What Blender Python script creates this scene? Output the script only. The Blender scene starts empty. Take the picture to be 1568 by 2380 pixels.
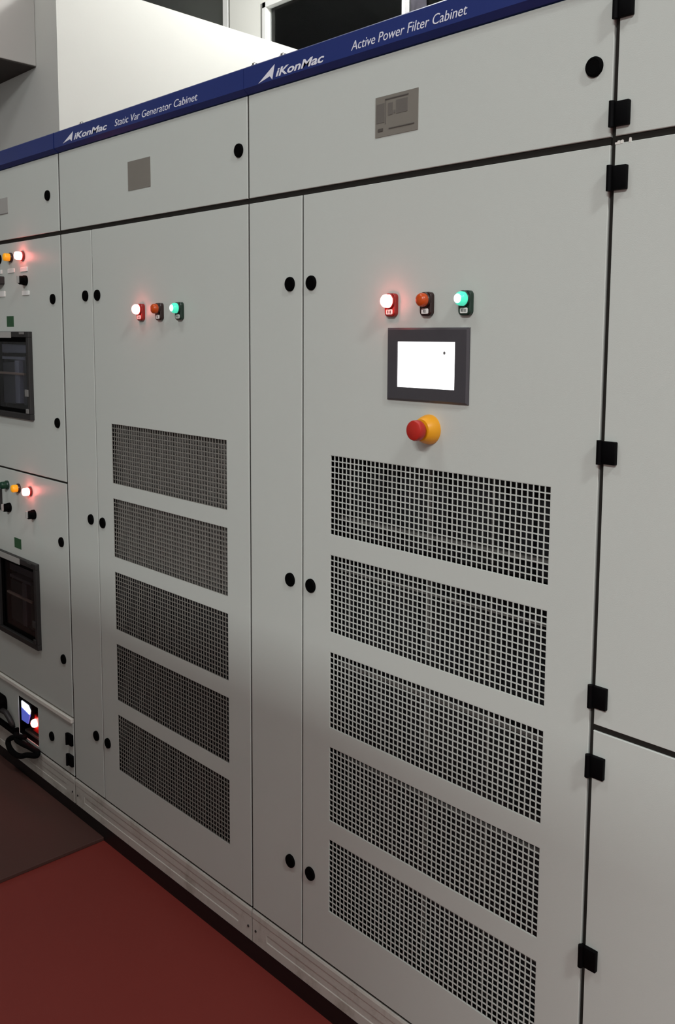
import bpy, bmesh, math, random
from mathutils import Vector, Matrix

random.seed(7)
S = bpy.context.scene
COL = S.collection

# ------------------------------------------------------------------ camera
W, H = 1568, 2380
F_PX, PPX, PPY = 2076.2, 974.07, 1028.07
CAM = Vector((1.813, -1.307, 1.6157))
YAW, PITCH, ROLL = map(math.radians, (43.3756, 6.1773, 0.8591))
fw = Vector((-math.sin(YAW) * math.cos(PITCH), math.cos(YAW) * math.cos(PITCH), -math.sin(PITCH)))
rt = Vector((math.cos(YAW), math.sin(YAW), 0))
up = rt.cross(fw)
r2 = rt * math.cos(ROLL) + up * math.sin(ROLL)
u2 = -rt * math.sin(ROLL) + up * math.cos(ROLL)
cd = bpy.data.cameras.new('camera')
cd.sensor_fit = 'HORIZONTAL'
cd.sensor_width = 36
cd.lens = F_PX / W * 36
cd.shift_x = (W / 2 - PPX) / W
cd.shift_y = (PPY - H / 2) / W
cd.clip_start = 0.05
cam = bpy.data.objects.new('camera', cd)
COL.objects.link(cam)
mw = Matrix((r2, u2, -fw)).transposed().to_4x4()
mw.translation = CAM
cam.matrix_world = mw
S.camera = cam

# ------------------------------------------------------------------ colour, world, lights
S.view_settings.view_transform = 'Standard'
S.view_settings.look = 'None'
S.view_settings.gamma = 1
S.view_settings.use_curve_mapping = False
S.view_settings.exposure = 0.0
S.cycles.max_bounces = 8
S.cycles.diffuse_bounces = 5

w = bpy.data.worlds.new('world')
S.world = w
w.use_nodes = True
w.node_tree.nodes['Background'].inputs[0].default_value = (0.6, 0.7, 1, 1)
w.node_tree.nodes['Background'].inputs[1].default_value = 0.004


def area(name, loc, target, sx, sy, power, col=(0.96, 0.99, 1.0)):
    l = bpy.data.lights.new(name, 'AREA')
    l.shape = 'RECTANGLE'
    l.size, l.size_y = sx, sy
    l.energy = power
    l.color = col
    o = bpy.data.objects.new(name, l)
    COL.objects.link(o)
    o.location = loc
    d = Vector(target) - Vector(loc)
    o.rotation_euler = d.to_track_quat('-Z', 'Y').to_euler()
    return o


CEIL = 5.2
LAMP_MAIN = [(3.65, 500)]           # x, watt: tubes over the far aisle, behind the opposite row
for lx, p in LAMP_MAIN:
    area('ceiling_lamp', (lx, -6.3, CEIL - 0.06), (lx, -6.3, 0), 2.5, 0.6, p)
area('aisle_light', (4.6, -1.3, CEIL - 0.06), (4.6, -1.3, 0), 1.2, 0.3, 145)
area('aisle_light', (-0.5, -1.75, CEIL - 0.06), (-0.5, -1.75, 0), 1.2, 0.3, 32)  # added fill light to lift the dim lower fronts
rl = bpy.data.lights.new('rear_lamp', 'POINT')
rl.energy = 195
rl.shadow_soft_size = 0.15
rl.color = (1, 1, 0.98)
ro = bpy.data.objects.new('rear_lamp', rl)
COL.objects.link(ro)
ro.location = (-2.3, 2.35, 4.9)


# ------------------------------------------------------------------ materials
def lin(c):
    return tuple(((v / 255) / 12.92 if v / 255 <= 0.04045 else ((v / 255 + 0.055) / 1.055) ** 2.4) for v in c) + (1,)


def mat(name, col, rough=0.5, metal=0.0, spec=0.5, noise=0.0, nscale=3.0, bump=0.0, bscale=400.0, emit=None, estr=0.0, trans=0.0, coat=0.0, dirt=0.0):
    m = bpy.data.materials.new(name)
    m.use_nodes = True
    nt = m.node_tree
    b = nt.nodes['Principled BSDF']
    c = lin(col)
    b.inputs['Base Color'].default_value = c
    b.inputs['Roughness'].default_value = rough
    b.inputs['Metallic'].default_value = metal
    b.inputs['Specular IOR Level'].default_value = spec
    b.inputs['Transmission Weight'].default_value = trans
    b.inputs['Coat Weight'].default_value = coat
    if trans:
        b.inputs['IOR'].default_value = 1.2
    tc = nt.nodes.new('ShaderNodeTexCoord')
    if noise:
        n = nt.nodes.new('ShaderNodeTexNoise')
        n.inputs['Scale'].default_value = nscale
        n.inputs['Detail'].default_value = 5
        nt.links.new(tc.outputs['Object'], n.inputs['Vector'])
        r = nt.nodes.new('ShaderNodeValToRGB')
        r.color_ramp.elements[0].position = 0.3
        r.color_ramp.elements[1].position = 0.7
        r.color_ramp.elements[0].color = tuple(v * (1 - noise) for v in c[:3]) + (1,)
        r.color_ramp.elements[1].color = tuple(min(1, v * (1 + noise)) for v in c[:3]) + (1,)
        nt.links.new(n.outputs['Fac'], r.inputs['Fac'])
        out = r.outputs['Color']
        if dirt:
            n2 = nt.nodes.new('ShaderNodeTexNoise')
            n2.inputs['Scale'].default_value = 9
            n2.inputs['Detail'].default_value = 8
            n2.inputs['Roughness'].default_value = 0.7
            nt.links.new(tc.outputs['Object'], n2.inputs['Vector'])
            r2_ = nt.nodes.new('ShaderNodeValToRGB')
            r2_.color_ramp.elements[0].position = 0.52
            r2_.color_ramp.elements[1].position = 0.72
            mx = nt.nodes.new('ShaderNodeMixRGB')
            mx.inputs['Color2'].default_value = lin((118, 108, 86))
            ma = nt.nodes.new('ShaderNodeMath')
            ma.operation = 'MULTIPLY'
            ma.inputs[1].default_value = dirt
            nt.links.new(n2.outputs['Fac'], r2_.inputs['Fac'])
            nt.links.new(r2_.outputs['Color'], ma.inputs[0])
            nt.links.new(ma.outputs[0], mx.inputs['Fac'])
            nt.links.new(out, mx.inputs['Color1'])
            out = mx.outputs['Color']
        nt.links.new(out, b.inputs['Base Color'])
    if bump:
        n = nt.nodes.new('ShaderNodeTexNoise')
        n.inputs['Scale'].default_value = bscale
        nt.links.new(tc.outputs['Object'], n.inputs['Vector'])
        bn = nt.nodes.new('ShaderNodeBump')
        bn.inputs['Strength'].default_value = bump
        bn.inputs['Distance'].default_value = 0.001
        nt.links.new(n.outputs['Fac'], bn.inputs['Height'])
        nt.links.new(bn.outputs['Normal'], b.inputs['Normal'])
    if emit:
        b.inputs['Emission Color'].default_value = tuple(emit) + (1,)
        b.inputs['Emission Strength'].default_value = estr
    return m


M = dict(
    paint=mat('cabinet_paint', (199, 204, 197), 0.42, noise=0.012, nscale=1.5, bump=0.12, bscale=500),
    frame=mat('carcass_shaded', (96, 93, 87), 0.6),  # darker than the doors: gap shade is put into the carcass colour
    gap_shade=mat('door_gap_shade', (40, 38, 35), 0.85, spec=0.1),  # dark strip colour that stands in for shade in the door gaps
    plinth=mat('plinth_paint', (196, 193, 184), 0.5, noise=0.05, nscale=6, bump=0.1, dirt=0.55),
    blue=mat('blue_paint', (36, 52, 114), 0.35, noise=0.05, nscale=5),
    white=mat('white_print', (232, 233, 240), 0.6),
    black=mat('black_plastic', (3, 3, 3), 0.7, spec=0.05),
    hinge=mat('black_hinge_metal', (3, 3, 4), 0.6, spec=0.08, bump=0.05),
    void=mat('dark_interior', (8, 8, 10), 0.8),
    module=mat('power_module', (22, 22, 25), 0.6, noise=0.15, nscale=20),
    fin=mat('module_fin', (108, 106, 102), 0.45),
    filt=mat('grey_filter', (110, 107, 99), 0.8, noise=0.15, nscale=14),
    glassy=mat('smoked_window', (128, 124, 115), 0.18, noise=0.02, nscale=8),
    glassy2=mat('meter_behind_window', (106, 102, 96), 0.4),
    glassy3=mat('meter_print', (84, 80, 75), 0.4),
    pale=mat('pale_label', (168, 167, 162), 0.5),
    bezel=mat('screen_bezel', (66, 64, 68), 0.38),
    screen=mat('lit_screen', (255, 255, 255), 0.3, emit=(1, 1, 1), estr=1.6),
    grey=mat('grey_print', (120, 120, 120), 0.5),
    red=mat('red_plastic', (178, 36, 26), 0.4),
    yellow=mat('yellow_plastic', (232, 160, 24), 0.4),
    redbez=mat('red_bezel', (150, 30, 24), 0.35),
    brownbez=mat('dark_brown_bezel', (42, 18, 14), 0.35),
    greenbez=mat('dark_green_bezel', (20, 48, 36), 0.35),
    amberoff=mat('amber_lens', (196, 74, 18), 0.3),
    redlens=mat('lit_red_lens', (255, 200, 190), 0.3, emit=(1, 0.17, 0.15), estr=20),
    amberlens=mat('lit_amber_lens', (235, 165, 25), 0.3, emit=(1, 0.42, 0.02), estr=0.30),
    greenlens=mat('lit_green_lens', (60, 215, 170), 0.3, emit=(0.08, 0.75, 0.5), estr=0.75),
    greenhot=mat('green_lamp_core', (235, 255, 250), 0.3, emit=(0.8, 1, 0.95), estr=1.6),
    greenoff=mat('dark_green_lens', (18, 58, 40), 0.25),
    plate=mat('white_name_plate', (242, 241, 236), 0.5),
    green=mat('green_sticker', (44, 84, 52), 0.6, noise=0.1, nscale=60),
    dgrey=mat('dark_grey_frame', (40, 39, 38), 0.5),
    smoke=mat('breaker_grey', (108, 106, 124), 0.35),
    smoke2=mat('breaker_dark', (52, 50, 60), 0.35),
    copper=mat('breaker_bar', (132, 108, 100), 0.4),
    ledge=mat('lit_ledge_paint', (235, 232, 222), 0.4),  # light caught by the ledge is put into this paler colour
    bluedisp=mat('blue_display', (90, 110, 220), 0.3, emit=(0.1, 0.13, 0.6), estr=0.6),
    whitedisp=mat('white_display', (240, 245, 255), 0.3, emit=(0.85, 0.9, 1), estr=1.2),
    bolt=mat('zinc_bolt', (150, 150, 146), 0.35, metal=0.8),
    floor=mat('red_floor_paint', (124, 42, 34), 0.6, noise=0.05, nscale=1.2, bump=0.15, bscale=80),
    mat=mat('brown_rubber', (76, 47, 40), 0.65, noise=0.06, nscale=2, bump=0.2, bscale=120),
    base=mat('black_base_paint', (9, 8, 8), 0.5),
    wall=mat('wall_paint', (222, 223, 217), 0.8, noise=0.01, nscale=2, bump=0.05, bscale=60),
    backwall=mat('white_wall_paint', (235, 235, 230), 0.8),
    ceiling=mat('ceiling_paint', (190, 190, 188), 0.9),
    far=mat('far_wall_paint', (178, 182, 182), 0.9),
    mesh=mat('dark_perforated_sheet', (128, 126, 119), 0.55),
    upvc=mat('white_window_frame', (240, 240, 240), 0.4),
    grey_strip=mat('grey_gasket', (120, 119, 116), 0.7),
    pane_back=mat('dark_grey_blind', (138, 134, 130), 0.7, noise=0.05, nscale=2),
    mauve_pane=mat('mauve_grey_sheet', (96, 88, 100), 0.7, noise=0.2, nscale=6),  # plain mauve-grey sheet behind a narrow strip of the glass
    night=mat('night_darkness', (3, 3, 4), 0.8, spec=0.1),
    glass=mat('window_glass', (235, 240, 240), 0.02, trans=1.0, spec=0.2),
    boxgrey=mat('wall_box_paint', (205, 203, 198), 0.6),
    boxdark=mat('wall_box_under_shade', (60, 56, 52), 0.8),  # shade under the box put into a darker copy of its paint
    tape=mat('paper_tape', (225, 222, 214), 0.8),
    cable=mat('black_cable', (5, 5, 5), 0.8, spec=0.1),
)


# ------------------------------------------------------------------ mesh helpers
class MB:
    def __init__(s):
        s.bm = bmesh.new()

    def box(s, x0, x1, y0, y1, z0, z1, bev=0.0, seg=2):
        r = bmesh.ops.create_cube(s.bm, size=1.0)
        vs = r['verts']
        for v in vs:
            v.co = Vector(((x0 + x1) / 2 + v.co.x * (x1 - x0), (y0 + y1) / 2 + v.co.y * (y1 - y0), (z0 + z1) / 2 + v.co.z * (z1 - z0)))
        if bev:
            es = list({e for v in vs for e in v.link_edges})
            bmesh.ops.bevel(s.bm, geom=es, offset=bev, segments=seg, affect='EDGES', profile=0.5)
        return s

    def lathe(s, prof, x, y, z, n=32):
        """profile of (radius, depth towards the aisle); axis along -Y"""
        rings = []
        for (r, d) in prof:
            if r < 1e-6:
                rings.append([s.bm.verts.new((x, y - d, z))])
            else:
                rings.append([s.bm.verts.new((x + r * math.cos(2 * math.pi * k / n), y - d, z + r * math.sin(2 * math.pi * k / n))) for k in range(n)])
        for a, b in zip(rings, rings[1:]):
            for k in range(n):
                k2 = (k + 1) % n
                if len(a) == 1 and len(b) == 1:
                    continue
                if len(a) == 1:
                    s.bm.faces.new((a[0], b[k2], b[k]))
                elif len(b) == 1:
                    s.bm.faces.new((a[k], a[k2], b[0]))
                else:
                    s.bm.faces.new((a[k], a[k2], b[k2], b[k]))
        return s

    def prism_x(s, prof, x0, x1):
        """(y, z) outline extruded along X"""
        a = [s.bm.verts.new((x0, y, z)) for y, z in prof]
        b = [s.bm.verts.new((x1, y, z)) for y, z in prof]
        n = len(prof)
        s.bm.faces.new(a)
        s.bm.faces.new(b[::-1])
        for k in range(n):
            s.bm.faces.new((a[k], b[k], b[(k + 1) % n], a[(k + 1) % n]))
        return s

    def poly(s, pts, y0, y1):
        """(x, z) outline extruded along Y"""
        a = [s.bm.verts.new((x, y0, z)) for x, z in pts]
        b = [s.bm.verts.new((x, y1, z)) for x, z in pts]
        n = len(pts)
        s.bm.faces.new(a)
        s.bm.faces.new(b[::-1])
        for k in range(n):
            s.bm.faces.new((a[k], b[k], b[(k + 1) % n], a[(k + 1) % n]))
        return s

    def rpoly(s, x, z, w_, h_, r, y0, y1, bev=0.0, n=6):
        """rounded rectangle plate; the front (y0) edge chamfered by bev"""
        def ring(ins, y):
            out = []
            rr = max(r - ins, 1e-4)
            for cx, cz, a0 in ((w_ / 2 - r, h_ / 2 - r, 0), (-w_ / 2 + r, h_ / 2 - r, 90), (-w_ / 2 + r, -h_ / 2 + r, 180), (w_ / 2 - r, -h_ / 2 + r, 270)):
                for k in range(n + 1):
                    a = math.radians(a0 + 90 * k / n)
                    out.append(s.bm.verts.new((x + cx + rr * math.cos(a), y, z + cz + rr * math.sin(a))))
            return out
        rings = [ring(0, y1), ring(0, y0 + bev), ring(bev, y0)] if bev else [ring(0, y1), ring(0, y0)]
        s.bm.faces.new(rings[0][::-1])
        s.bm.faces.new(rings[-1])
        m_ = len(rings[0])
        for a, b in zip(rings, rings[1:]):
            for k in range(m_):
                s.bm.faces.new((a[k], a[(k + 1) % m_], b[(k + 1) % m_], b[k]))
        return s

    def panel(s, x0, x1, z0, z1, holes=(), y0=0.0, th=0.02, c=0.0009, skin=0.003):
        """door leaf: chamfered rim, rectangular cut-outs with folded skin"""
        xs = sorted({x0 + c, x1 - c} | {h[0] for h in holes} | {h[1] for h in holes})
        zs = sorted({z0 + c, z1 - c} | {h[2] for h in holes} | {h[3] for h in holes})
        V = {}

        def v(x, y, z):
            k = (round(x, 6), round(y, 6), round(z, 6))
            if k not in V:
                V[k] = s.bm.verts.new(k)
            return V[k]

        def inh(x, z):
            return any(h[0] < x < h[1] and h[2] < z < h[3] for h in holes)
        for i in range(len(xs) - 1):
            for j in range(len(zs) - 1):
                if inh((xs[i] + xs[i + 1]) / 2, (zs[j] + zs[j + 1]) / 2):
                    continue
                s.bm.faces.new((v(xs[i], y0, zs[j]), v(xs[i + 1], y0, zs[j]), v(xs[i + 1], y0, zs[j + 1]), v(xs[i], y0, zs[j + 1])))
        for h in holes:
            a, b, p, q = h
            for (ax, az, bx, bz) in ((a, p, b, p), (b, p, b, q), (b, q, a, q), (a, q, a, p)):
                s.bm.faces.new([s.bm.verts.new(t) for t in ((ax, y0, az), (bx, y0, bz), (bx, y0 + skin, bz), (ax, y0 + skin, az))])
        R0 = [(x0 + c, y0, z0 + c), (x1 - c, y0, z0 + c), (x1 - c, y0, z1 - c), (x0 + c, y0, z1 - c)]
        R1 = [(x0, y0 + c, z0), (x1, y0 + c, z0), (x1, y0 + c, z1), (x0, y0 + c, z1)]
        R2 = [(p[0], y0 + th, p[2]) for p in R1]
        for A, B in ((R0, R1), (R1, R2)):
            a = [s.bm.verts.new(p) for p in A]
            b = [s.bm.verts.new(p) for p in B]
            for k in range(4):
                s.bm.faces.new((b[k], b[(k + 1) % 4], a[(k + 1) % 4], a[k]))
        if not holes:
            s.bm.faces.new([s.bm.verts.new(p) for p in R2][::-1])
        return s

    def folded(s, x0, x1, yb, ribs, d, z0, z1):
        """one folded sheet in front of a module: (start, end) of every rib, d deep"""
        pr = [(x0, yb + 0.001), (x0, yb)]
        for a, b in ribs:
            pr += [(a, yb), (a, yb - d), (b, yb - d), (b, yb)]
        pr += [(x1, yb), (x1, yb + 0.001)]
        lo = [s.bm.verts.new((x, y, z0)) for x, y in pr]
        hi = [s.bm.verts.new((x, y, z1)) for x, y in pr]
        n = len(pr)
        for k in range(n):
            s.bm.faces.new((lo[k], lo[(k + 1) % n], hi[(k + 1) % n], hi[k]))
        return s

    def tube(s, pts, r, n=10):
        rings = []
        P = [Vector(p) for p in pts]
        for i, p in enumerate(P):
            t = (P[min(i + 1, len(P) - 1)] - P[max(i - 1, 0)]).normalized()
            a = t.cross(Vector((0, 0, 1)))
            if a.length < 0.05:
                a = t.cross(Vector((0, 1, 0)))
            a.normalize()
            b = t.cross(a)
            rr = r[i] if isinstance(r, (list, tuple)) else r
            rings.append([s.bm.verts.new(p + (a * math.cos(2 * math.pi * k / n) + b * math.sin(2 * math.pi * k / n)) * rr) for k in range(n)])
        for a, b in zip(rings, rings[1:]):
            for k in range(n):
                s.bm.faces.new((a[k], a[(k + 1) % n], b[(k + 1) % n], b[k]))
        s.bm.faces.new(rings[0][::-1])
        s.bm.faces.new(rings[-1])
        return s

    def build(s, name, m, parent=None, smooth=False, loc=None, recalc=True):
        if recalc:
            bmesh.ops.recalc_face_normals(s.bm, faces=s.bm.faces)
        me = bpy.data.meshes.new(name)
        s.bm.to_mesh(me)
        s.bm.free()
        if smooth:
            for p in me.polygons:
                p.use_smooth = True
        me.materials.append(m)
        o = bpy.data.objects.new(name, me)
        COL.objects.link(o)
        if loc:
            o.location = loc
        if parent:
            o.parent = parent
            if not loc:
                wl = world_loc(parent)
                o.location = -wl
        return o


def world_loc(o):
    v = Vector((0, 0, 0))
    while o:
        v += Vector(o.location)
        o = o.parent
    return v


def smooth_by_angle(o, deg=40):
    me = o.data
    for p in me.polygons:
        p.use_smooth = True
    bm = bmesh.new()
    bm.from_mesh(me)
    for e in bm.edges:
        if len(e.link_faces) == 2 and e.calc_face_angle(0) > math.radians(deg):
            e.smooth = False
    bm.to_mesh(me)
    bm.free()
    return o


def tag(o, label, cat, group=None):
    o['label'] = label
    o['category'] = cat
    if group:
        o['group'] = group
    return o


def struct(o):
    o['kind'] = 'structure'
    return o


def thing(name, loc, label, cat, group=None):
    o = bpy.data.objects.new(name, None)
    o.empty_display_size = 0.1
    COL.objects.link(o)
    o.location = loc
    return tag(o, label, cat, group)


def put(src, name, parent, loc):
    """copy of a finished part with its sub-parts; loc in world coordinates"""
    c = src.copy()
    c.name = name
    COL.objects.link(c)
    c.parent = parent
    c.location = Vector(loc) - world_loc(parent)
    for g in src.children:
        d = g.copy()
        COL.objects.link(d)
        d.parent = c
    return c


def text(name, body, parent, x0, x1, zb, h_, m, y, shear=0.25, bold=0.0, ext=0.0004):
    cu = bpy.data.curves.new(name, 'FONT')
    cu.body = body
    cu.shear = shear
    cu.offset = bold
    cu.extrude = 0.01
    cu.resolution_u = 4
    t = bpy.data.objects.new(name + '_c', cu)
    COL.objects.link(t)
    bpy.context.view_layer.update()
    me = bpy.data.meshes.new_from_object(t.evaluated_get(bpy.context.evaluated_depsgraph_get()))
    COL.objects.unlink(t)
    bpy.data.objects.remove(t)
    xs = [v.co.x for v in me.vertices]
    ys = [v.co.y for v in me.vertices]
    a, b = min(xs), max(xs)
    top = max(ys)
    for v in me.vertices:
        v.co = Vector((x0 + (v.co.x - a) / (b - a) * (x1 - x0), y - v.co.z * (ext / 0.01), zb + v.co.y / top * h_))
    me.materials.clear()
    me.materials.append(m)
    o = bpy.data.objects.new(name, me)
    COL.objects.link(o)
    o.parent = parent
    o.location = -world_loc(parent)
    return o


# ------------------------------------------------------------------ room
BX0, BX1, BY0, BY1 = -8.0, 7.0, -9.0, 3.2
struct(MB().box(BX0, BX1, BY0, BY1, -0.1, 0.0).build('floor', M['floor']))
struct(MB().box(BX0, BX1, BY0, BY1, CEIL, CEIL + 0.1).build('ceiling', M['ceiling']))
struct(MB().box(BX0 - 0.1, BX0, BY0, BY1, 0, CEIL).build('wall_left', M['far']))
struct(MB().box(BX1, BX1 + 0.1, BY0, BY1, 0, CEIL).build('wall_right', M['far']))
struct(MB().box(BX0, BX1, BY0 - 0.1, BY0, 0, CEIL).build('wall_front', M['far']))
# unseen plain block for the inferred opposite row, shaped to shade the aisle
struct(MB().box(-6.0, 1.9, -3.1, -2.2, 0, 2.33).build('opposite_row_blocker', M['far']))
# lower block of the building behind the row: its end face is the bright white wall
struct(MB().box(BX0, -3.0, 0.942, BY1, 0, 3.54).build('wall_partition', M['wall']))
# back wall with two window openings
mb = MB()
WZ0, WZ1, WZ1B = 3.0, 4.30, 4.95
mb.box(BX0, BX1, BY1, BY1 + 0.25, 0, WZ0)
mb.box(-4.18, BX1, BY1, BY1 + 0.25, WZ1, CEIL)
mb.box(BX0, -4.18, BY1, BY1 + 0.25, WZ1B, CEIL)
mb.box(-4.71, -4.18, BY1, BY1 + 0.25, WZ0, WZ1B)
mb.box(BX0, -7.2, BY1, BY1 + 0.25, WZ0, WZ1B)
mb.box(-0.6, BX1, BY1, BY1 + 0.25, WZ0, WZ1)
struct(mb.build('wall_back', M['backwall']))

# window frames: slim white profiles with a grey gasket line
def window(name, x0, x1, z0, z1, mull, panes, f):
    mb = MB()
    mb.box(x0, x0 + f, BY1 - 0.004, BY1 + 0.05, z0, z1)
    mb.box(x1 - f, x1, BY1 - 0.004, BY1 + 0.05, z0, z1)
    mb.box(x0, x1, BY1 - 0.004, BY1 + 0.05, z1 - f, z1)
    mb.box(x0, x1, BY1 - 0.004, BY1 + 0.05, z0, z0 + f)
    for m_ in mull:
        mb.box(m_ - 0.014, m_ + 0.014, BY1 - 0.004, BY1 + 0.05, z0, z1)
    fr = struct(mb.build(name, M['upvc']))
    for a, b, kind in panes:
        g = MB().box(a, b, BY1 + 0.04, BY1 + 0.046, z0 + 0.02, z1 - 0.02).build('pane', M['glass'], fr)
        k = MB()
        if kind == 'night':
            k.box(a - 0.02, b + 0.02, BY1 + 0.055, BY1 + 0.06, z0, z1).build('night_dark_sheet', M['night'], fr)  # black sheet put in for the darkness of the night outside
        else:
            k.box(a, b, BY1 + 0.055, BY1 + 0.06, z0, z1).build('pane_back', M[kind], fr)
    return fr


window('window_1', -7.2, -4.70, WZ0, WZ1B, [], [(-7.15, -4.76, 'pane_back')], 0.07)
window('window_2', -4.229, -0.6, WZ0, WZ1, [-2.652], [(-4.20, -2.666, 'night'), (-2.638, -2.47, 'mauve_pane'), (-2.47, -0.65, 'night')], 0.04)
for k, xx in enumerate((-4.685, -4.246)):
    struct(MB().box(xx - 0.008, xx + 0.008, BY1 - 0.001, BY1, WZ0, WZ1B if k == 0 else WZ1).build('trim_%d' % (k + 1), M['grey_strip']))
# grey box hung high on the end of the block
bo = thing('wall_box', (-3.7, 0.94, 3.112), 'pale grey box hung high on the wall in the upper left corner', 'wall box')
MB().box(-4.3, -3.2576, 0.42, 0.9415, 3.116, 4.2, 0.004).build('box_body', M['boxgrey'], bo)
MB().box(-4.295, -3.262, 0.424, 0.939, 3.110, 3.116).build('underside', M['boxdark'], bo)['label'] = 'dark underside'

# mat and base channel
tag(MB().box(-6.5, -0.805, -1.9, 0.0, 0.0, 0.012, 0.002).build('floor_mat', M['mat']), 'brown rubber mat on the red floor before the left cabinets', 'mat')
tag(MB().box(-2.02, 2.02, 0.0, 0.8, 0.0, 0.05).build('base_channel', M['base']), 'long black steel base channel under the whole row of cabinets', 'base channel')

# ------------------------------------------------------------------ prototypes shared by the cabinets


def proto(mb, name, m, smooth=None):
    me_o = mb.build(name, m, recalc=True)
    if smooth:
        smooth_by_angle(me_o, smooth)
    COL.objects.unlink(me_o)
    return me_o


def knob_proto():
    return proto(MB().lathe([(0.0165, -0.002), (0.0165, 0.003), (0.0155, 0.0052), (0.0125, 0.0062), (0.012, 0.0056), (0.0, 0.0056)], 0, 0, 0, 28), 'lock_knob', M['black'], 35)


KNOB = knob_proto()
mb = MB()
mb.box(-0.0150, 0.019, -0.0085, 0.0005, -0.0195, 0.0195, 0.0015)
mb.tube([(-0.0112, -0.0085, -0.0205), (-0.0112, -0.0085, 0.0205)], 0.0052, 14)
HINGE = proto(mb, 'hinge', M['hinge'], 35)


def grille_proto(wd, ht, n, m_, fx, fz, y0=0.0, y1=0.0016):
    """perforated sheet: n x m_ square punched holes with the thickness of the sheet"""
    bm = bmesh.new()
    px, pz = wd / n, ht / m_
    xs, zs = [0.0], [0.0]
    for i in range(n):
        xs += [px * (i + 0.5 - fx / 2), px * (i + 0.5 + fx / 2)]
    xs.append(wd)
    for j in range(m_):
        zs += [pz * (j + 0.5 - fz / 2), pz * (j + 0.5 + fz / 2)]
    zs.append(ht)
    G = [[bm.verts.new((x, y0, z)) for z in zs] for x in xs]
    B = {}

    def back(i, j):
        if (i, j) not in B:
            B[(i, j)] = bm.verts.new((xs[i], y1, zs[j]))
        return B[(i, j)]
    for i in range(len(xs) - 1):
        for j in range(len(zs) - 1):
            if i % 2 == 1 and j % 2 == 1:
                c = [(i, j), (i + 1, j), (i + 1, j + 1), (i, j + 1)]
                for k in range(4):
                    a, b = c[k], c[(k + 1) % 4]
                    bm.faces.new((G[a[0]][a[1]], back(*a), back(*b), G[b[0]][b[1]]))
            else:
                bm.faces.new((G[i][j], G[i + 1][j], G[i + 1][j + 1], G[i][j + 1]))
    me = bpy.data.meshes.new('vent_grille')
    bm.to_mesh(me)
    bm.free()
    me.materials.append(M['paint'])
    return bpy.data.objects.new('vent_grille', me)


VW, VH = 0.5974, 0.1810
GRILLE = grille_proto(VW, VH, 46, 14, 0.825, 0.825)
GRILLE_DARK = GRILLE.copy()
GRILLE_DARK.data = GRILLE.data.copy()
GRILLE_DARK.data.materials[0] = M['mesh']


def add(src, name, parent, x, z, y=0.0):
    o = src.copy()
    o.name = name
    COL.objects.link(o)
    o.parent = parent
    o.location = Vector((x, y, z)) - world_loc(parent)
    for g in src.children:
        d = g.copy()
        COL.objects.link(d)
        d.parent = o
    return o


def light_part(cab, x, z, bez, lens, plate_txt, core=None, lab=''):
    """pilot lamp with stadium bezel: lens on top, engraved plate below; x, z of the bezel centre"""
    mb = MB().rpoly(0, 0, 0.031, 0.047, 0.0085, -0.010, 0.0, 0.002)
    mb.lathe([(0.0152, 0.009), (0.0152, 0.014), (0.0140, 0.015)], 0, 0, 0.0075, 28)
    b = mb.build('indicator_light', M[bez], cab, loc=Vector((x, 0, z)) - world_loc(cab))
    if lab:
        b['label'] = lab
    l = MB().lathe([(0.0135, 0.010), (0.0135, 0.020), (0.0128, 0.0235), (0.0105, 0.0265), (0.0065, 0.0285), (0, 0.0292)], 0, 0, 0.0075, 28).build('lens', M[lens], b, loc=(0, 0, 0), smooth=True)
    if core:
        MB().lathe([(0.0088, 0.0255), (0.0088, 0.0284), (0.005, 0.0292), (0, 0.0296)], -0.001, 0, 0.0075, 24).build('lit_core', M[core], b, loc=(0, 0, 0), smooth=True)
    MB().rpoly(0, -0.0143, 0.0185, 0.0105, 0.0025, -0.0112, -0.009, 0.0005).build('name_plate', M['plate'], b, loc=(0, 0, 0))
    mb = MB()
    for k, (dx, ww, hh) in enumerate(plate_txt):
        mb.box(dx - ww / 2, dx + ww / 2, -0.0115, -0.0110, -0.0143 - hh / 2, -0.0143 + hh / 2)
    mb.build('engraving', M['dgrey'], b, loc=(0, 0, 0))
    return b


def grey_strip(cab, strips):  # dark strips laid into the door gaps as painted shade
    for a, b, c, d_ in strips:
        MB().box(a, b, 0.0035, 0.0205, c, d_).build('gap_shade_strip', M['gap_shade'], cab)


HT, HB, G1, G0, DB, PT, PB = 2.2601, 2.2, 1.9605, 1.9475, 0.1486, 0.1420, 0.05


def carcass(cab, x0, x1, extra_rails=()):
    a, b = x0 + 0.003, x1 - 0.003
    mb = MB()
    y = 0.021
    mb.box(a, a + 0.03, y, 0.79, PB, HT - 0.002)
    mb.box(b - 0.03, b, y, 0.79, PB, HT - 0.002)
    mb.box(a + 0.03, b - 0.03, 0.77, 0.79, PB, HT - 0.002)
    for z0, z1 in [(G0 - 0.02, G1 + 0.02), (HB - 0.02, HT - 0.002), (PB, DB + 0.02)] + list(extra_rails):
        mb.box(a + 0.03, b - 0.03, y, 0.77 if z0 > 1.9 or z0 < 0.1 else 0.06, z0, z1)
    return mb.build('cabinet_body', M['frame'], cab)


def header(cab, x0, x1):
    a, b = x0 + 0.0005, x1 - 0.0005
    return MB().prism_x([(0.021, HB + 0.001), (0.0, HB + 0.001), (-0.012, HB + 0.0115), (-0.012, HT - 0.003), (-0.009, HT), (0.06, HT), (0.06, HT - 0.004), (0.021, HT - 0.004)], a, b).build('header_sign', M['blue'], cab)


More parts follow.
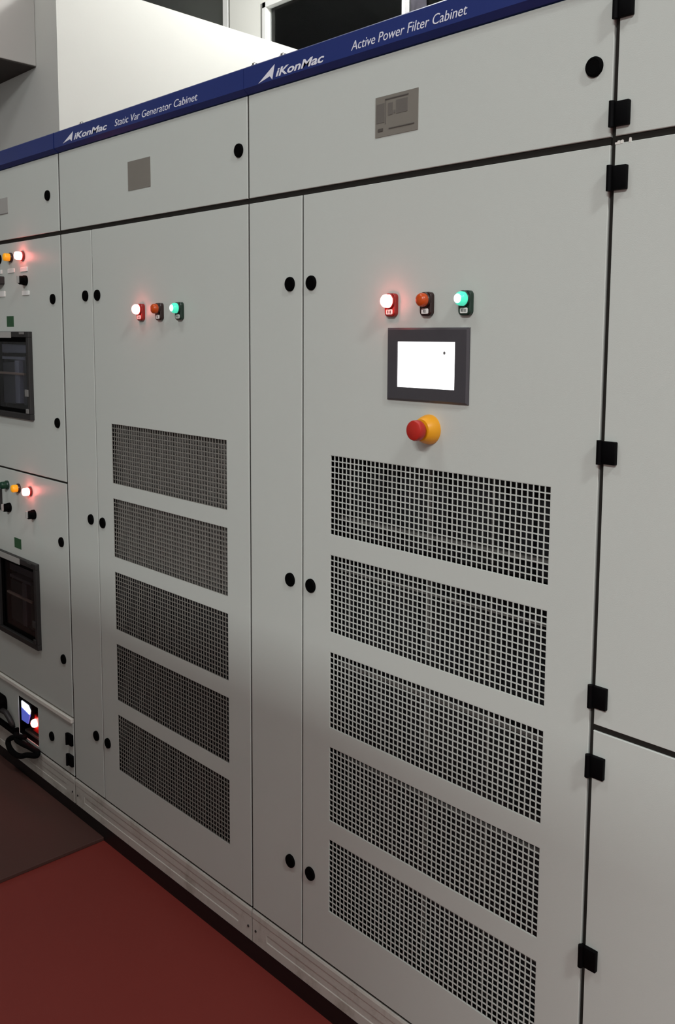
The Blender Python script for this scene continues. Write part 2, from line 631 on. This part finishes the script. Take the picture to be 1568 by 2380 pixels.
def plinth(cab, x0, x1):
    a, b = x0 + 0.002, x1 - 0.002
    mb = MB()
    # folded sheet with a rounded top lip and a long pressed groove
    mb.prism_x([(0.03, PB + 0.0005), (0.001, PB + 0.0005), (-0.001, PB + 0.003), (-0.001, 0.078), (0.0005, 0.080), (0.0005, 0.098), (-0.001, 0.100), (-0.001, 0.118), (-0.002, 0.122), (-0.002, 0.136), (-0.0002, 0.1415), (0.006, PT), (0.03, PT)], a + 0.06, b - 0.06)
    for p, q in ((a, a + 0.06), (b - 0.06, b)):
        mb.prism_x([(0.03, PB + 0.0005), (0.001, PB + 0.0005), (-0.001, PB + 0.003), (-0.001, 0.118), (-0.002, 0.122), (-0.002, 0.136), (-0.0002, 0.1415), (0.006, PT), (0.03, PT)], p, q)
    o = mb.build('plinth', M['plinth'], cab)
    for xx in (a + 0.014, b - 0.014):
        MB().lathe([(0.0035, 0), (0.0035, 0.0015), (0.0015, 0.0022), (0, 0.0022)], xx, -0.001, 0.0886, 12).build('screw', M['dgrey'], o)
    return o


def bolt(cab, x, y=0.032):
    b = MB()
    b.tube([(x, y, HT - 0.001), (x, y, HT + 0.004)], 0.011, 6)
    b.tube([(x, y, HT + 0.003), (x, y, HT + 0.016)], 0.0105, 14)
    b.tube([(x, y, HT + 0.015), (x, y, HT + 0.0215), (x, y, HT + 0.024)], [0.0075, 0.0075, 0.004], 12)
    return b.build('lifting_bolt', M['bolt'], cab)


def cap_label(parent, x0, x1, z0, z1, full=True):
    """small viewing window of the top door"""
    p = MB().box(x0, x1, -0.0012, 0.0005, z0, z1).build('viewing_window', M['glassy'], parent)
    if full:
        wx, hz = x1 - x0, z1 - z0

        def rr(a, b, c, d, m, nm):
            MB().box(x0 + a * wx, x0 + b * wx, -0.0022, -0.0014, z0 + c * hz, z0 + d * hz).build(nm, M[m], p, loc=-world_loc(p))
        mb = MB()
        for a, b, c, d in ((0.24, 0.78, 0.885, 0.925), (0.24, 0.26, 0.30, 0.90), (0.31, 0.42, 0.50, 0.80), (0.50, 0.76, 0.50, 0.83), (0.44, 0.48, 0.52, 0.60), (0.03, 0.22, 0.35, 0.82)):
            mb.box(x0 + a * wx, x0 + b * wx, -0.0018, -0.0011, z0 + c * hz, z0 + d * hz)
        o = mb.build('meter_face', M['glassy2'], None)
        o.parent = p
        o.location = -world_loc(p)
        for a, b, c, d in ((0.07, 0.19, 0.135, 0.21), (0.33, 0.92, 0.16, 0.185), (0.24, 0.78, 0.895, 0.912)):
            rr(a, b, c, d, 'glassy3', 'meter_print')
    return p


def lettering(hd, X, tri, name_x, title, tx):
    y = -0.0121
    t = MB().poly(tri, y - 0.0005, y + 0.0003).build('logo', M['white'], None)
    t.parent = hd
    t.location = -world_loc(hd)
    text('brand_lettering', 'iKonMac', hd, name_x[0], name_x[1], name_x[2], 0.0178, M['white'], y, 0.28, 0.022)
    text('title_lettering', title, hd, tx[0], tx[1], tx[2], 0.0185, M['white'], y, 0.22, -0.003)


# ------------------------------------------------------------------ the two power cabinets
def power_cabinet(cab, x0, x1, has_screen, modules):
    carcass(cab, x0, x1)
    hd = header(cab, x0, x1)
    plinth(cab, x0, x1)
    ga, gb = x0 + 0.0035, x1 - (0.0012 if has_screen else 0.0035)
    td = MB().panel(ga, gb, G1, HB - 0.002).build('top_door', M['paint'], cab)
    sx = x0 + 0.2044
    if not has_screen:
        grey_strip(cab, [(gb + 0.0003, x1, DB, HB - 0.002)])
    grey_strip(cab, [(x0 + 0.003, x1 - 0.003, PT + 0.0004, DB - 0.0003), (x0, ga - 0.0003, DB, HB - 0.002), (ga, gb, G0 + 0.0003, G1 - 0.0003), (sx - 0.0026, sx + 0.0026, DB, G0)])
    nd = MB().panel(ga, sx - 0.0028, DB, G0).build('narrow_door', M['paint'], cab)
    vx = x0 + 0.3030
    vents = [(vx, vx + VW, 1.3692 - i * 0.2272 - VH, 1.3692 - i * 0.2272) for i in range(5)]
    md = MB().panel(sx + 0.0028, gb, DB, G0, vents).build('main_door', M['paint'], cab)
    add(KNOB, 'lock_knob', td, x1 - 0.0355, 2.077)
    for z in (1.752, 1.0565, 0.3455):
        add(KNOB, 'lock_knob', nd, x0 + 0.1605, z)
    for z in (1.752, 1.0565, 0.3455):
        add(KNOB, 'lock_knob', md, x0 + 0.2365, z)
    for v in vents:
        add(GRILLE if modules == 'dark' else GRILLE_DARK, 'vent_grille', md, v[0], v[2], 0.0008)
    # power modules stacked behind the perforated sheets
    for i, v in enumerate(vents):
        if modules == 'dark':
            yb = 0.075
            m_ = MB().box(x0 + 0.25, x1 - 0.04, yb, 0.6, v[2] - 0.02, v[3] + 0.02, 0.002).build('power_module', M['void'], cab)
            r = random.Random(i + 3)
            ribs = []
            x = x0 + 0.27
            while x < x1 - 0.08:
                wv = r.choice((0.004, 0.006, 0.012))
                if r.random() < 0.6:
                    ribs.append((x, x + wv))
                x += wv + r.uniform(0.012, 0.04)
            MB().folded(x0 + 0.26, x1 - 0.05, yb - 0.001, ribs, 0.012, v[2] - 0.01, v[3] + 0.01).build('heat_sink', M['module'], m_, loc=-world_loc(m_))
            zz = v[2] + (0.02 if i == 0 else 0.128)
            MB().box(x0 + 0.27, x1 - 0.07, yb - 0.018, yb - 0.012, zz, zz + (0.010 if i == 0 else 0.006)).build('module_rail', M['fin'], m_, loc=-world_loc(m_))
            for a in (0.30, 0.55, 0.72):
                MB().box(x0 + a, x0 + a + 0.006, yb - 0.016, yb - 0.0125, v[2], v[3]).build('module_post', M['fin'], m_, loc=-world_loc(m_))
        else:
            yb = 0.03 if i < 2 else 0.02
            m_ = MB().box(x0 + 0.25, x1 - 0.04, yb, 0.6, v[2] - 0.02, v[3] + 0.02, 0.002).build('power_module', M['module' if i < 2 else 'filt'], cab)
            r = random.Random(i + 13)
            ribs = []
            x = x0 + 0.29
            while x < x1 - 0.08:
                wv = r.choice((0.006, 0.012, 0.02))
                ribs.append((x, x + wv))
                x += wv + r.uniform(0.012, 0.07)
            MB().folded(x0 + 0.26, x1 - 0.05, yb - 0.001, ribs, 0.006, v[2] - 0.01, v[3] + 0.01).build('heat_sink', M['fin' if i < 2 else 'module'], m_, loc=-world_loc(m_))
    wx = x0 + (0.4395 if has_screen else 0.4315)
    cap_label(td, wx, wx + 0.1205, 2.0375, 2.117, has_screen)
    bl = x0 + (0.4955 if has_screen else 0.4945)
    lz = 1.6975
    light_part(cab, bl, lz, 'redbez', 'redlens', [(-0.004, 0.0022, 0.006), (0.0, 0.0015, 0.005), (0.004, 0.0022, 0.006)], lab='lit red pilot lamp')
    light_part(cab, bl + 0.0995, lz, 'brownbez', 'amberoff', [(-0.002, 0.0015, 0.005), (0.0015, 0.0018, 0.006)], lab='unlit orange pilot lamp')
    light_part(cab, bl + 0.2005, lz, 'greenbez', 'greenlens', [(-0.005, 0.002, 0.005), (-0.001, 0.0022, 0.006), (0.003, 0.0015, 0.006), (0.006, 0.001, 0.006)], 'greenhot', lab='lit green pilot lamp')
    return hd


GC = 'row of grey switchgear cabinets'
c3 = thing('switchgear_cabinet', (0.5, 0.4, 0.05), 'grey cabinet with touch screen and red emergency stop button under Active Power Filter sign', 'cabinet', GC)
h3 = power_cabinet(c3, 0.0022, 0.9993, True, 'dark')
c2 = thing('switchgear_cabinet', (-0.5, 0.4, 0.05), 'grey cabinet with five vents and no screen under the Static Var Generator sign', 'cabinet', GC)
h2 = power_cabinet(c2, -0.9975, 0.0018, False, 'grey')

lettering(h3, 0, [(0.0600, 2.2128), (0.1215, 2.2445), (0.1125, 2.2130), (0.1035, 2.2215)], (0.1255, 0.2930, 2.2165), 'Active Power Filter Cabinet', (0.3790, 0.6940, 2.2203))
lettering(h2, 0, [(-0.9370, 2.2175), (-0.8685, 2.2440), (-0.8790, 2.2165), (-0.8890, 2.2240)], (-0.8640, -0.6580, 2.2190), 'Static Var Generator Cabinet', (-0.6140, -0.1930, 2.2195))
for xx, cb in ((0.098, c3), (0.90, c3), (-0.012, c2), (-0.897, c2)):
    bolt(cb, xx)

# touch screen
o = MB()
o.panel(0.4865, 0.7075, 1.5035, 1.6515, [(0.518, 0.6745, 1.531, 1.6235)], y0=-0.0065, th=0.0065, c=0.004, skin=0.003)
ts = o.build('touch_screen', M['bezel'], c3)
d = MB().box(0.517, 0.6755, -0.0042, -0.0035, 1.530, 1.6245).build('display', M['screen'], ts, loc=-world_loc(ts))
d['label'] = 'glowing white display'
MB().lathe([(0.0032, -0.0001), (0.0032, 0.0003), (0, 0.0003)], 0.6455, -0.0042, 1.6020, 14).build('cursor_mark', M['grey'], ts, loc=-world_loc(ts))

# emergency stop
es = MB().lathe([(0.0300, -0.001), (0.0300, 0.004), (0.0285, 0.010), (0.0250, 0.020), (0.0215, 0.026), (0.0, 0.026)], 0.6060, 0, 1.4495, 36).build('emergency_stop', M['yellow'], c3)
smooth_by_angle(es, 35)
pb = MB().lathe([(0.012, 0.020), (0.012, 0.030), (0.0190, 0.031), (0.0205, 0.034), (0.0205, 0.044), (0.0190, 0.0475), (0.0145, 0.0495), (0, 0.0502)], 0.6060, 0, 1.4495, 36).build('push_button', M['red'], es, loc=-world_loc(es))
smooth_by_angle(pb, 35)

# ------------------------------------------------------------------ right cabinet, hung on black hinges
c4 = thing('switchgear_cabinet', (1.5, 0.4, 0.05), 'plain pale grey cabinet with black hinges at the right edge of the row', 'cabinet', GC)
X4 = 1.0078
grey_strip(c4, [(1.0003, X4 - 0.0003, DB, HB - 0.002), (X4, 1.9965, PT + 0.0004, DB - 0.0003), (X4, 1.9965, G0 + 0.0015, G1 - 0.0003), (X4, 1.9965, 0.9503, 0.9612)])
carcass(c4, 0.9995, 2.0, [(0.93, 0.98)])
header(c4, 0.9995, 2.0)
plinth(c4, 0.9995, 2.0)
dt = MB().panel(X4, 1.9965, G1, HB - 0.002).build('top_door', M['paint'], c4)
dm = MB().panel(X4, 1.9965, 0.9615, G0 + 0.001).build('middle_door', M['paint'], c4)
dl = MB().panel(X4, 1.9965, DB, 0.9500).build('lower_door', M['paint'], c4)
for dd, zz in ((dt, 2.163), (dt, 1.994), (dm, 1.8925), (dm, 1.4407), (dm, 1.0132), (dl, 0.8868), (dl, 0.5284)):
    add(HINGE, 'hinge', dd, 1.0155, zz)
for dd, zz in ((dt, 2.077), (dm, 1.75), (dm, 1.2), (dl, 0.55)):
    add(KNOB, 'lock_knob', dd, 1.96, zz)
# torn bits of paper tape left on the top edge of the middle door
mb = MB()
mb.poly([(1.0078, 1.9468), (1.0165, 1.9470), (1.0160, 1.9525), (1.0125, 1.9520), (1.0120, 1.9500), (1.0078, 1.9498)], -0.0006, 0.004)
mb.poly([(1.0175, 1.9470), (1.0220, 1.9472), (1.0215, 1.9530), (1.0185, 1.9520)], -0.0006, 0.004)
mb.poly([(1.0330, 1.9472), (1.0365, 1.9473), (1.0360, 1.9545), (1.0340, 1.9540)], -0.0006, 0.004)
tag(mb.build('paper_tape', M['tape']), 'torn bits of white tape on the upper edge beside the right cabinet hinges', 'tape')

# ------------------------------------------------------------------ left cabinet with two draw-out breakers
c1 = thing('switchgear_cabinet', (-1.5, 0.4, 0.05), 'grey cabinet at the left end with two breaker windows and rows of small lamps', 'cabinet', GC)
carcass(c1, -2.0, -1.0035, [(1.13, 1.17), (0.325, 0.375)])
header(c1, -2.0, -1.0035)
plinth(c1, -2.0, -1.0035)
R1 = -1.0055
grey_strip(c1, [(-1.9965, R1, PT + 0.0004, DB - 0.0003), (R1 + 0.0003, -1.0000, DB, HB - 0.002), (-1.9965, R1, G0 + 0.0003, G1 - 0.0003), (-1.9965, R1, 1.1488, 1.1552)])
t1 = MB().panel(-1.9965, R1, G1, HB - 0.002).build('top_door', M['paint'], c1)
BW1 = (-1.5600, -1.2420, 1.3560, 1.6300)
BW2 = (-1.5600, -1.2420, 0.5460, 0.8260)
u1 = MB().panel(-1.9965, R1, 1.1555, G0, [BW1]).build('upper_door', M['paint'], c1)
l1 = MB().panel(-1.9965, R1, 0.3560, 1.1485, [BW2]).build('lower_door', M['paint'], c1)
OPEN = (-1.4490, -1.2790, 0.1600, 0.3060)
b1 = MB().panel(-1.9965, R1, DB, 0.3340, [OPEN]).build('base_door', M['paint'], c1)
MB().box(-1.9965, R1, -0.007, 0.012, 0.3355, 0.3490, 0.0008).build('ledge_strip', M['ledge'], c1)
add(KNOB, 'lock_knob', t1, -1.0780, 2.077)
for dd, xx, zz in ((u1, -1.0610, 1.748), (u1, -1.0530, 1.346), (l1, -1.0500, 0.9485), (l1, -1.0585, 0.5441), (b1, -1.1670, 0.2375)):
    add(KNOB, 'lock_knob', dd, xx, zz)
for zz in (0.2735, 0.2000):
    add(HINGE, 'hinge', b1, -1.0240, zz)
p = MB().box(-1.5120, -1.3900, -0.0012, 0.0005, 2.0487, 2.1034).build('viewing_window', M['pale'], t1)
MB().box(-1.5120, -1.3900, -0.0016, -0.0011, 2.0487, 2.0510).build('window_edge', M['grey_strip'], p, loc=-world_loc(p))


def small_lamp(x, z, lens, bez, lab):
    b = MB().lathe([(0.0165, 0), (0.0165, 0.006), (0.0150, 0.008), (0.0, 0.008)], x, 0, z, 26).build('indicator_light', M[bez], c1)
    b['label'] = lab
    MB().lathe([(0.0135, 0.006), (0.0135, 0.022), (0.0120, 0.0255), (0.0075, 0.0275), (0, 0.028)], x, 0, z, 26).build('lens', M[lens], b, smooth=True)


for zz, gr in ((1.8975, 'off'), (1.0905, 'off')):
    small_lamp(-1.2920 + 0.010, zz, 'redlens', 'redbez', 'lit red pilot lamp')
    small_lamp(-1.3800 + 0.003, zz, 'amberlens', 'brownbez', 'lit amber pilot lamp')
    small_lamp(-1.4780 + 0.003, zz, 'greenoff' if zz < 1.5 else 'black', 'greenbez' if zz < 1.5 else 'black', 'dark pilot lamp')


def nameplate(x, z, w_=0.055, h_=0.015):
    MB().rpoly(x, z, w_, h_, 0.003, -0.0025, 0, 0.0008).build('name_plate', M['plate'], c1)


for x, z in ((-1.2750, 1.8525), (-1.3800, 1.8525), (-1.4850, 1.8525), (-1.2670, 1.7730)):
    nameplate(x, z)
MB().rpoly(-1.475, 1.775, 0.075, 0.020, 0.003, -0.0025, 0, 0.0008).build('name_plate', M['plate'], c1)


def selector(x, z):
    b = MB().lathe([(0.0170, 0), (0.0170, 0.008), (0.0150, 0.012), (0.0145, 0.022), (0.0130, 0.024), (0, 0.024)], x, 0, z, 26).build('selector_switch', M['black'], c1)
    MB().box(x - 0.0040, x + 0.0040, -0.030, -0.022, z - 0.010, z + 0.0140, 0.0015).build('pointer', M['pale'], b, loc=-world_loc(b))


for x, z in ((-1.2640, 1.8150), (-1.2560, 1.0125), (-1.4620, 1.0100)):
    selector(x, z)
# key switch above the left plate
b = MB().rpoly(-1.470, 1.822, 0.058, 0.028, 0.005, -0.018, 0, 0.002).build('key_switch', M['dgrey'], c1)
MB().box(-1.492, -1.448, -0.026, -0.017, 1.806, 1.812, 0.001).build('key', M['black'], b, loc=-world_loc(b))
# green inspection stickers
for z in (1.6785, 0.8860):
    MB().box(-1.4320, -1.3740, -0.0006, 0.0004, z - 0.0185, z + 0.0185).build('green_sticker', M['green'], c1)
# small blue-white panel meter at the picture edge
mt = MB().rpoly(-1.575, 1.040, 0.095, 0.095, 0.006, -0.012, 0, 0.003).build('panel_meter', M['dgrey'], c1)
MB().box(-1.612, -1.538, -0.0132, -0.0118, 1.005, 1.055).build('lower_display', M['bluedisp'], mt, loc=-world_loc(mt))
MB().box(-1.612, -1.538, -0.0132, -0.0118, 1.058, 1.078).build('upper_display', M['whitedisp'], mt, loc=-world_loc(mt))


def breaker(z0, z1, lit):
    """dark frame round a glazed cut-out with the breaker front behind it"""
    x0, x1 = -1.5720, -1.2300
    m_ = 0.020
    fr = MB()
    for a, b, c, d_ in ((x0, x1, z1 - m_, z1), (x0, x1, z0, z0 + m_), (x0, x0 + m_, z0 + m_, z1 - m_), (x1 - m_, x1, z0 + m_, z1 - m_)):
        fr.box(a, b, -0.014, 0.03, c, d_, 0.002)
    f = fr.build('breaker_window', M['dgrey'], c1)
    k = -world_loc(f)
    ins = MB()
    for a, b, c, d_ in ((x0 + m_, x1 - m_, z1 - m_ - 0.016, z1 - m_), (x0 + m_, x1 - m_, z0 + m_, z0 + m_ + 0.012), (x1 - m_ - 0.024, x1 - m_, z0 + m_, z1 - m_), (x0 + m_, x0 + m_ + 0.015, z0 + m_, z1 - m_)):
        ins.box(a, b, -0.004, 0.03, c, d_, 0.001)
    ins.build('inner_frame', M['black'], f, loc=k)
    MB().box(x0 + m_, x1 - m_, 0.05, 0.07, z0 + m_, z1 - m_).build('breaker_front', M['void'], f, loc=k)
    b = MB()
    g1, g2 = (M['smoke'], M['smoke2']) if lit else (M['smoke2'], M['void'])  # upper breaker gets lit colours, lower one shaded copies of them
    b.box(x0 + 0.04, x1 - 0.075, 0.02, 0.05, z1 - 0.075, z1 - 0.045, 0.002)
    b.box(x0 + 0.06, x1 - 0.10, 0.012, 0.05, z1 - 0.098, z1 - 0.088, 0.001)
    b.box(x0 + 0.17, x0 + 0.205, 0.010, 0.05, z0 + 0.05, z1 - 0.10, 0.002)
    b.build('breaker_cover', g1, f, loc=k)
    b = MB()
    b.box(x0 + 0.05, x0 + 0.155, 0.018, 0.05, z0 + 0.045, z1 - 0.11, 0.002)
    b.box(x0 + 0.22, x1 - 0.065, 0.018, 0.05, z0 + 0.045, z1 - 0.085, 0.002)
    b.build('breaker_side', g2, f, loc=k)
    MB().box(x0 + 0.05, x1 - 0.08, 0.004, 0.012, z0 + 0.150, z0 + 0.158, 0.001).build('cross_bar', M['copper'], f, loc=k)
    MB().box(x0 + 0.01, -1.3680 + (0 if lit else 0.008), -0.0152, -0.0138, z1 - 0.022, z1 - 0.001).build('label_strip', M['pale'], f, loc=k)
    for p0, p1, q0, q1 in ((x1 - 0.032, x1 - 0.008, z0 + 0.080, z0 + 0.104), (x1 - 0.028, x1 - 0.010, z0 + 0.022, z0 + 0.038), (x1 - 0.065, x1 - 0.030, z1 - 0.010, z1 - 0.002)):
        MB().box(p0, p1, -0.0175, -0.0138, q0, q1, 0.001).build('latch', M['grey_strip'] if lit else M['dgrey'], f, loc=k)
    MB().box(x0 + m_, x1 - m_, 0.0, 0.003, z0 + m_, z1 - m_).build('glazing', M['glass'], f, loc=k)


breaker(1.3425, 1.6435, True)
breaker(0.5310, 0.8395, False)

# opening in the base door with a lit display and a red lamp
x0, x1, z0, z1 = OPEN
mb = MB()
mb.box(x0 - 0.003, x0 + 0.001, 0.003, 0.12, z0, z1)
mb.box(x1 - 0.001, x1 + 0.003, 0.003, 0.12, z0, z1)
mb.box(x0, x1, 0.003, 0.12, z1 - 0.001, z1 + 0.003)
mb.box(x0, x1, 0.003, 0.12, z0 - 0.003, z0 + 0.001)
mb.box(x0, x1, 0.118, 0.122, z0, z1)
rc = mb.build('socket_recess', M['black'], c1)
k = -world_loc(rc)
MB().box(-1.4440, -1.3560, 0.010, 0.030, 0.205, 0.292, 0.002).build('display_housing', M['black'], rc, loc=k)
MB().poly([(-1.436, 0.262), (-1.368, 0.252), (-1.362, 0.268), (-1.380, 0.284), (-1.436, 0.286)], 0.006, 0.0105).build('white_display', M['whitedisp'], rc, loc=k)
MB().poly([(-1.438, 0.212), (-1.385, 0.212), (-1.366, 0.250), (-1.438, 0.260)], 0.006, 0.0105).build('blue_display', M['bluedisp'], rc, loc=k)
MB().lathe([(0.0150, -0.022), (0.0150, -0.012), (0.012, -0.007), (0.007, -0.004), (0, -0.0035)], -1.348, 0.0, 0.2230, 24).build('red_lamp', M['redlens'], rc, loc=k, smooth=True)
MB().box(-1.375, -1.300, 0.02, 0.05, 0.185, 0.255, 0.003).build('lamp_holder', M['redbez'], rc, loc=k)

# odds and ends left of the opening
MB().rpoly(-1.605, 0.238, 0.110, 0.062, 0.022, -0.035, 0, 0.004).build('plug_socket', M['black'], c1)
mb = MB()
mb.box(-1.70, -1.455, -0.020, 0, 0.1555, 0.1665, 0.002)
mb.box(-1.458, -1.448, -0.020, 0, 0.1555, 0.180, 0.002)
mb.build('door_sill_bar', M['black'], c1)
mb = MB()
mb.tube([(-1.62, -0.014, 0.190), (-1.585, -0.02, 0.212), (-1.55, -0.02, 0.222), (-1.52, -0.018, 0.222), (-1.50, -0.014, 0.205), (-1.492, -0.008, 0.183), (-1.492, 0.0, 0.172)], 0.010, 12)
mb.build('conduit', M['dgrey'], c1, smooth=True)

# black cable loop hanging out over the plinth
path = [(-1.375, -0.010, 0.170), (-1.42, -0.018, 0.158), (-1.455, -0.026, 0.146), (-1.472, -0.032, 0.130), (-1.455, -0.036, 0.114), (-1.420, -0.038, 0.107), (-1.380, -0.038, 0.108), (-1.345, -0.036, 0.116), (-1.315, -0.030, 0.128), (-1.280, -0.024, 0.136), (-1.258, -0.018, 0.142), (-1.262, -0.014, 0.152), (-1.290, -0.016, 0.153), (-1.330, -0.018, 0.152), (-1.375, -0.020, 0.148), (-1.42, -0.022, 0.150), (-1.44, -0.014, 0.166)]


def spline(P, n=6):
    P = [Vector(p) for p in P]
    out = []
    for i in range(len(P) - 1):
        p0, p1, p2, p3 = P[max(i - 1, 0)], P[i], P[i + 1], P[min(i + 2, len(P) - 1)]
        for k_ in range(n):
            t = k_ / n
            out.append(0.5 * ((2 * p1) + (-p0 + p2) * t + (2 * p0 - 5 * p1 + 4 * p2 - p3) * t * t + (-p0 + 3 * p1 - 3 * p2 + p3) * t ** 3))
    out.append(P[-1])
    return out


MB().tube(spline(path), 0.010, 12).build('power_cable', M['cable'], c1, smooth=True)['label'] = 'thick black cable looped over the plinth'
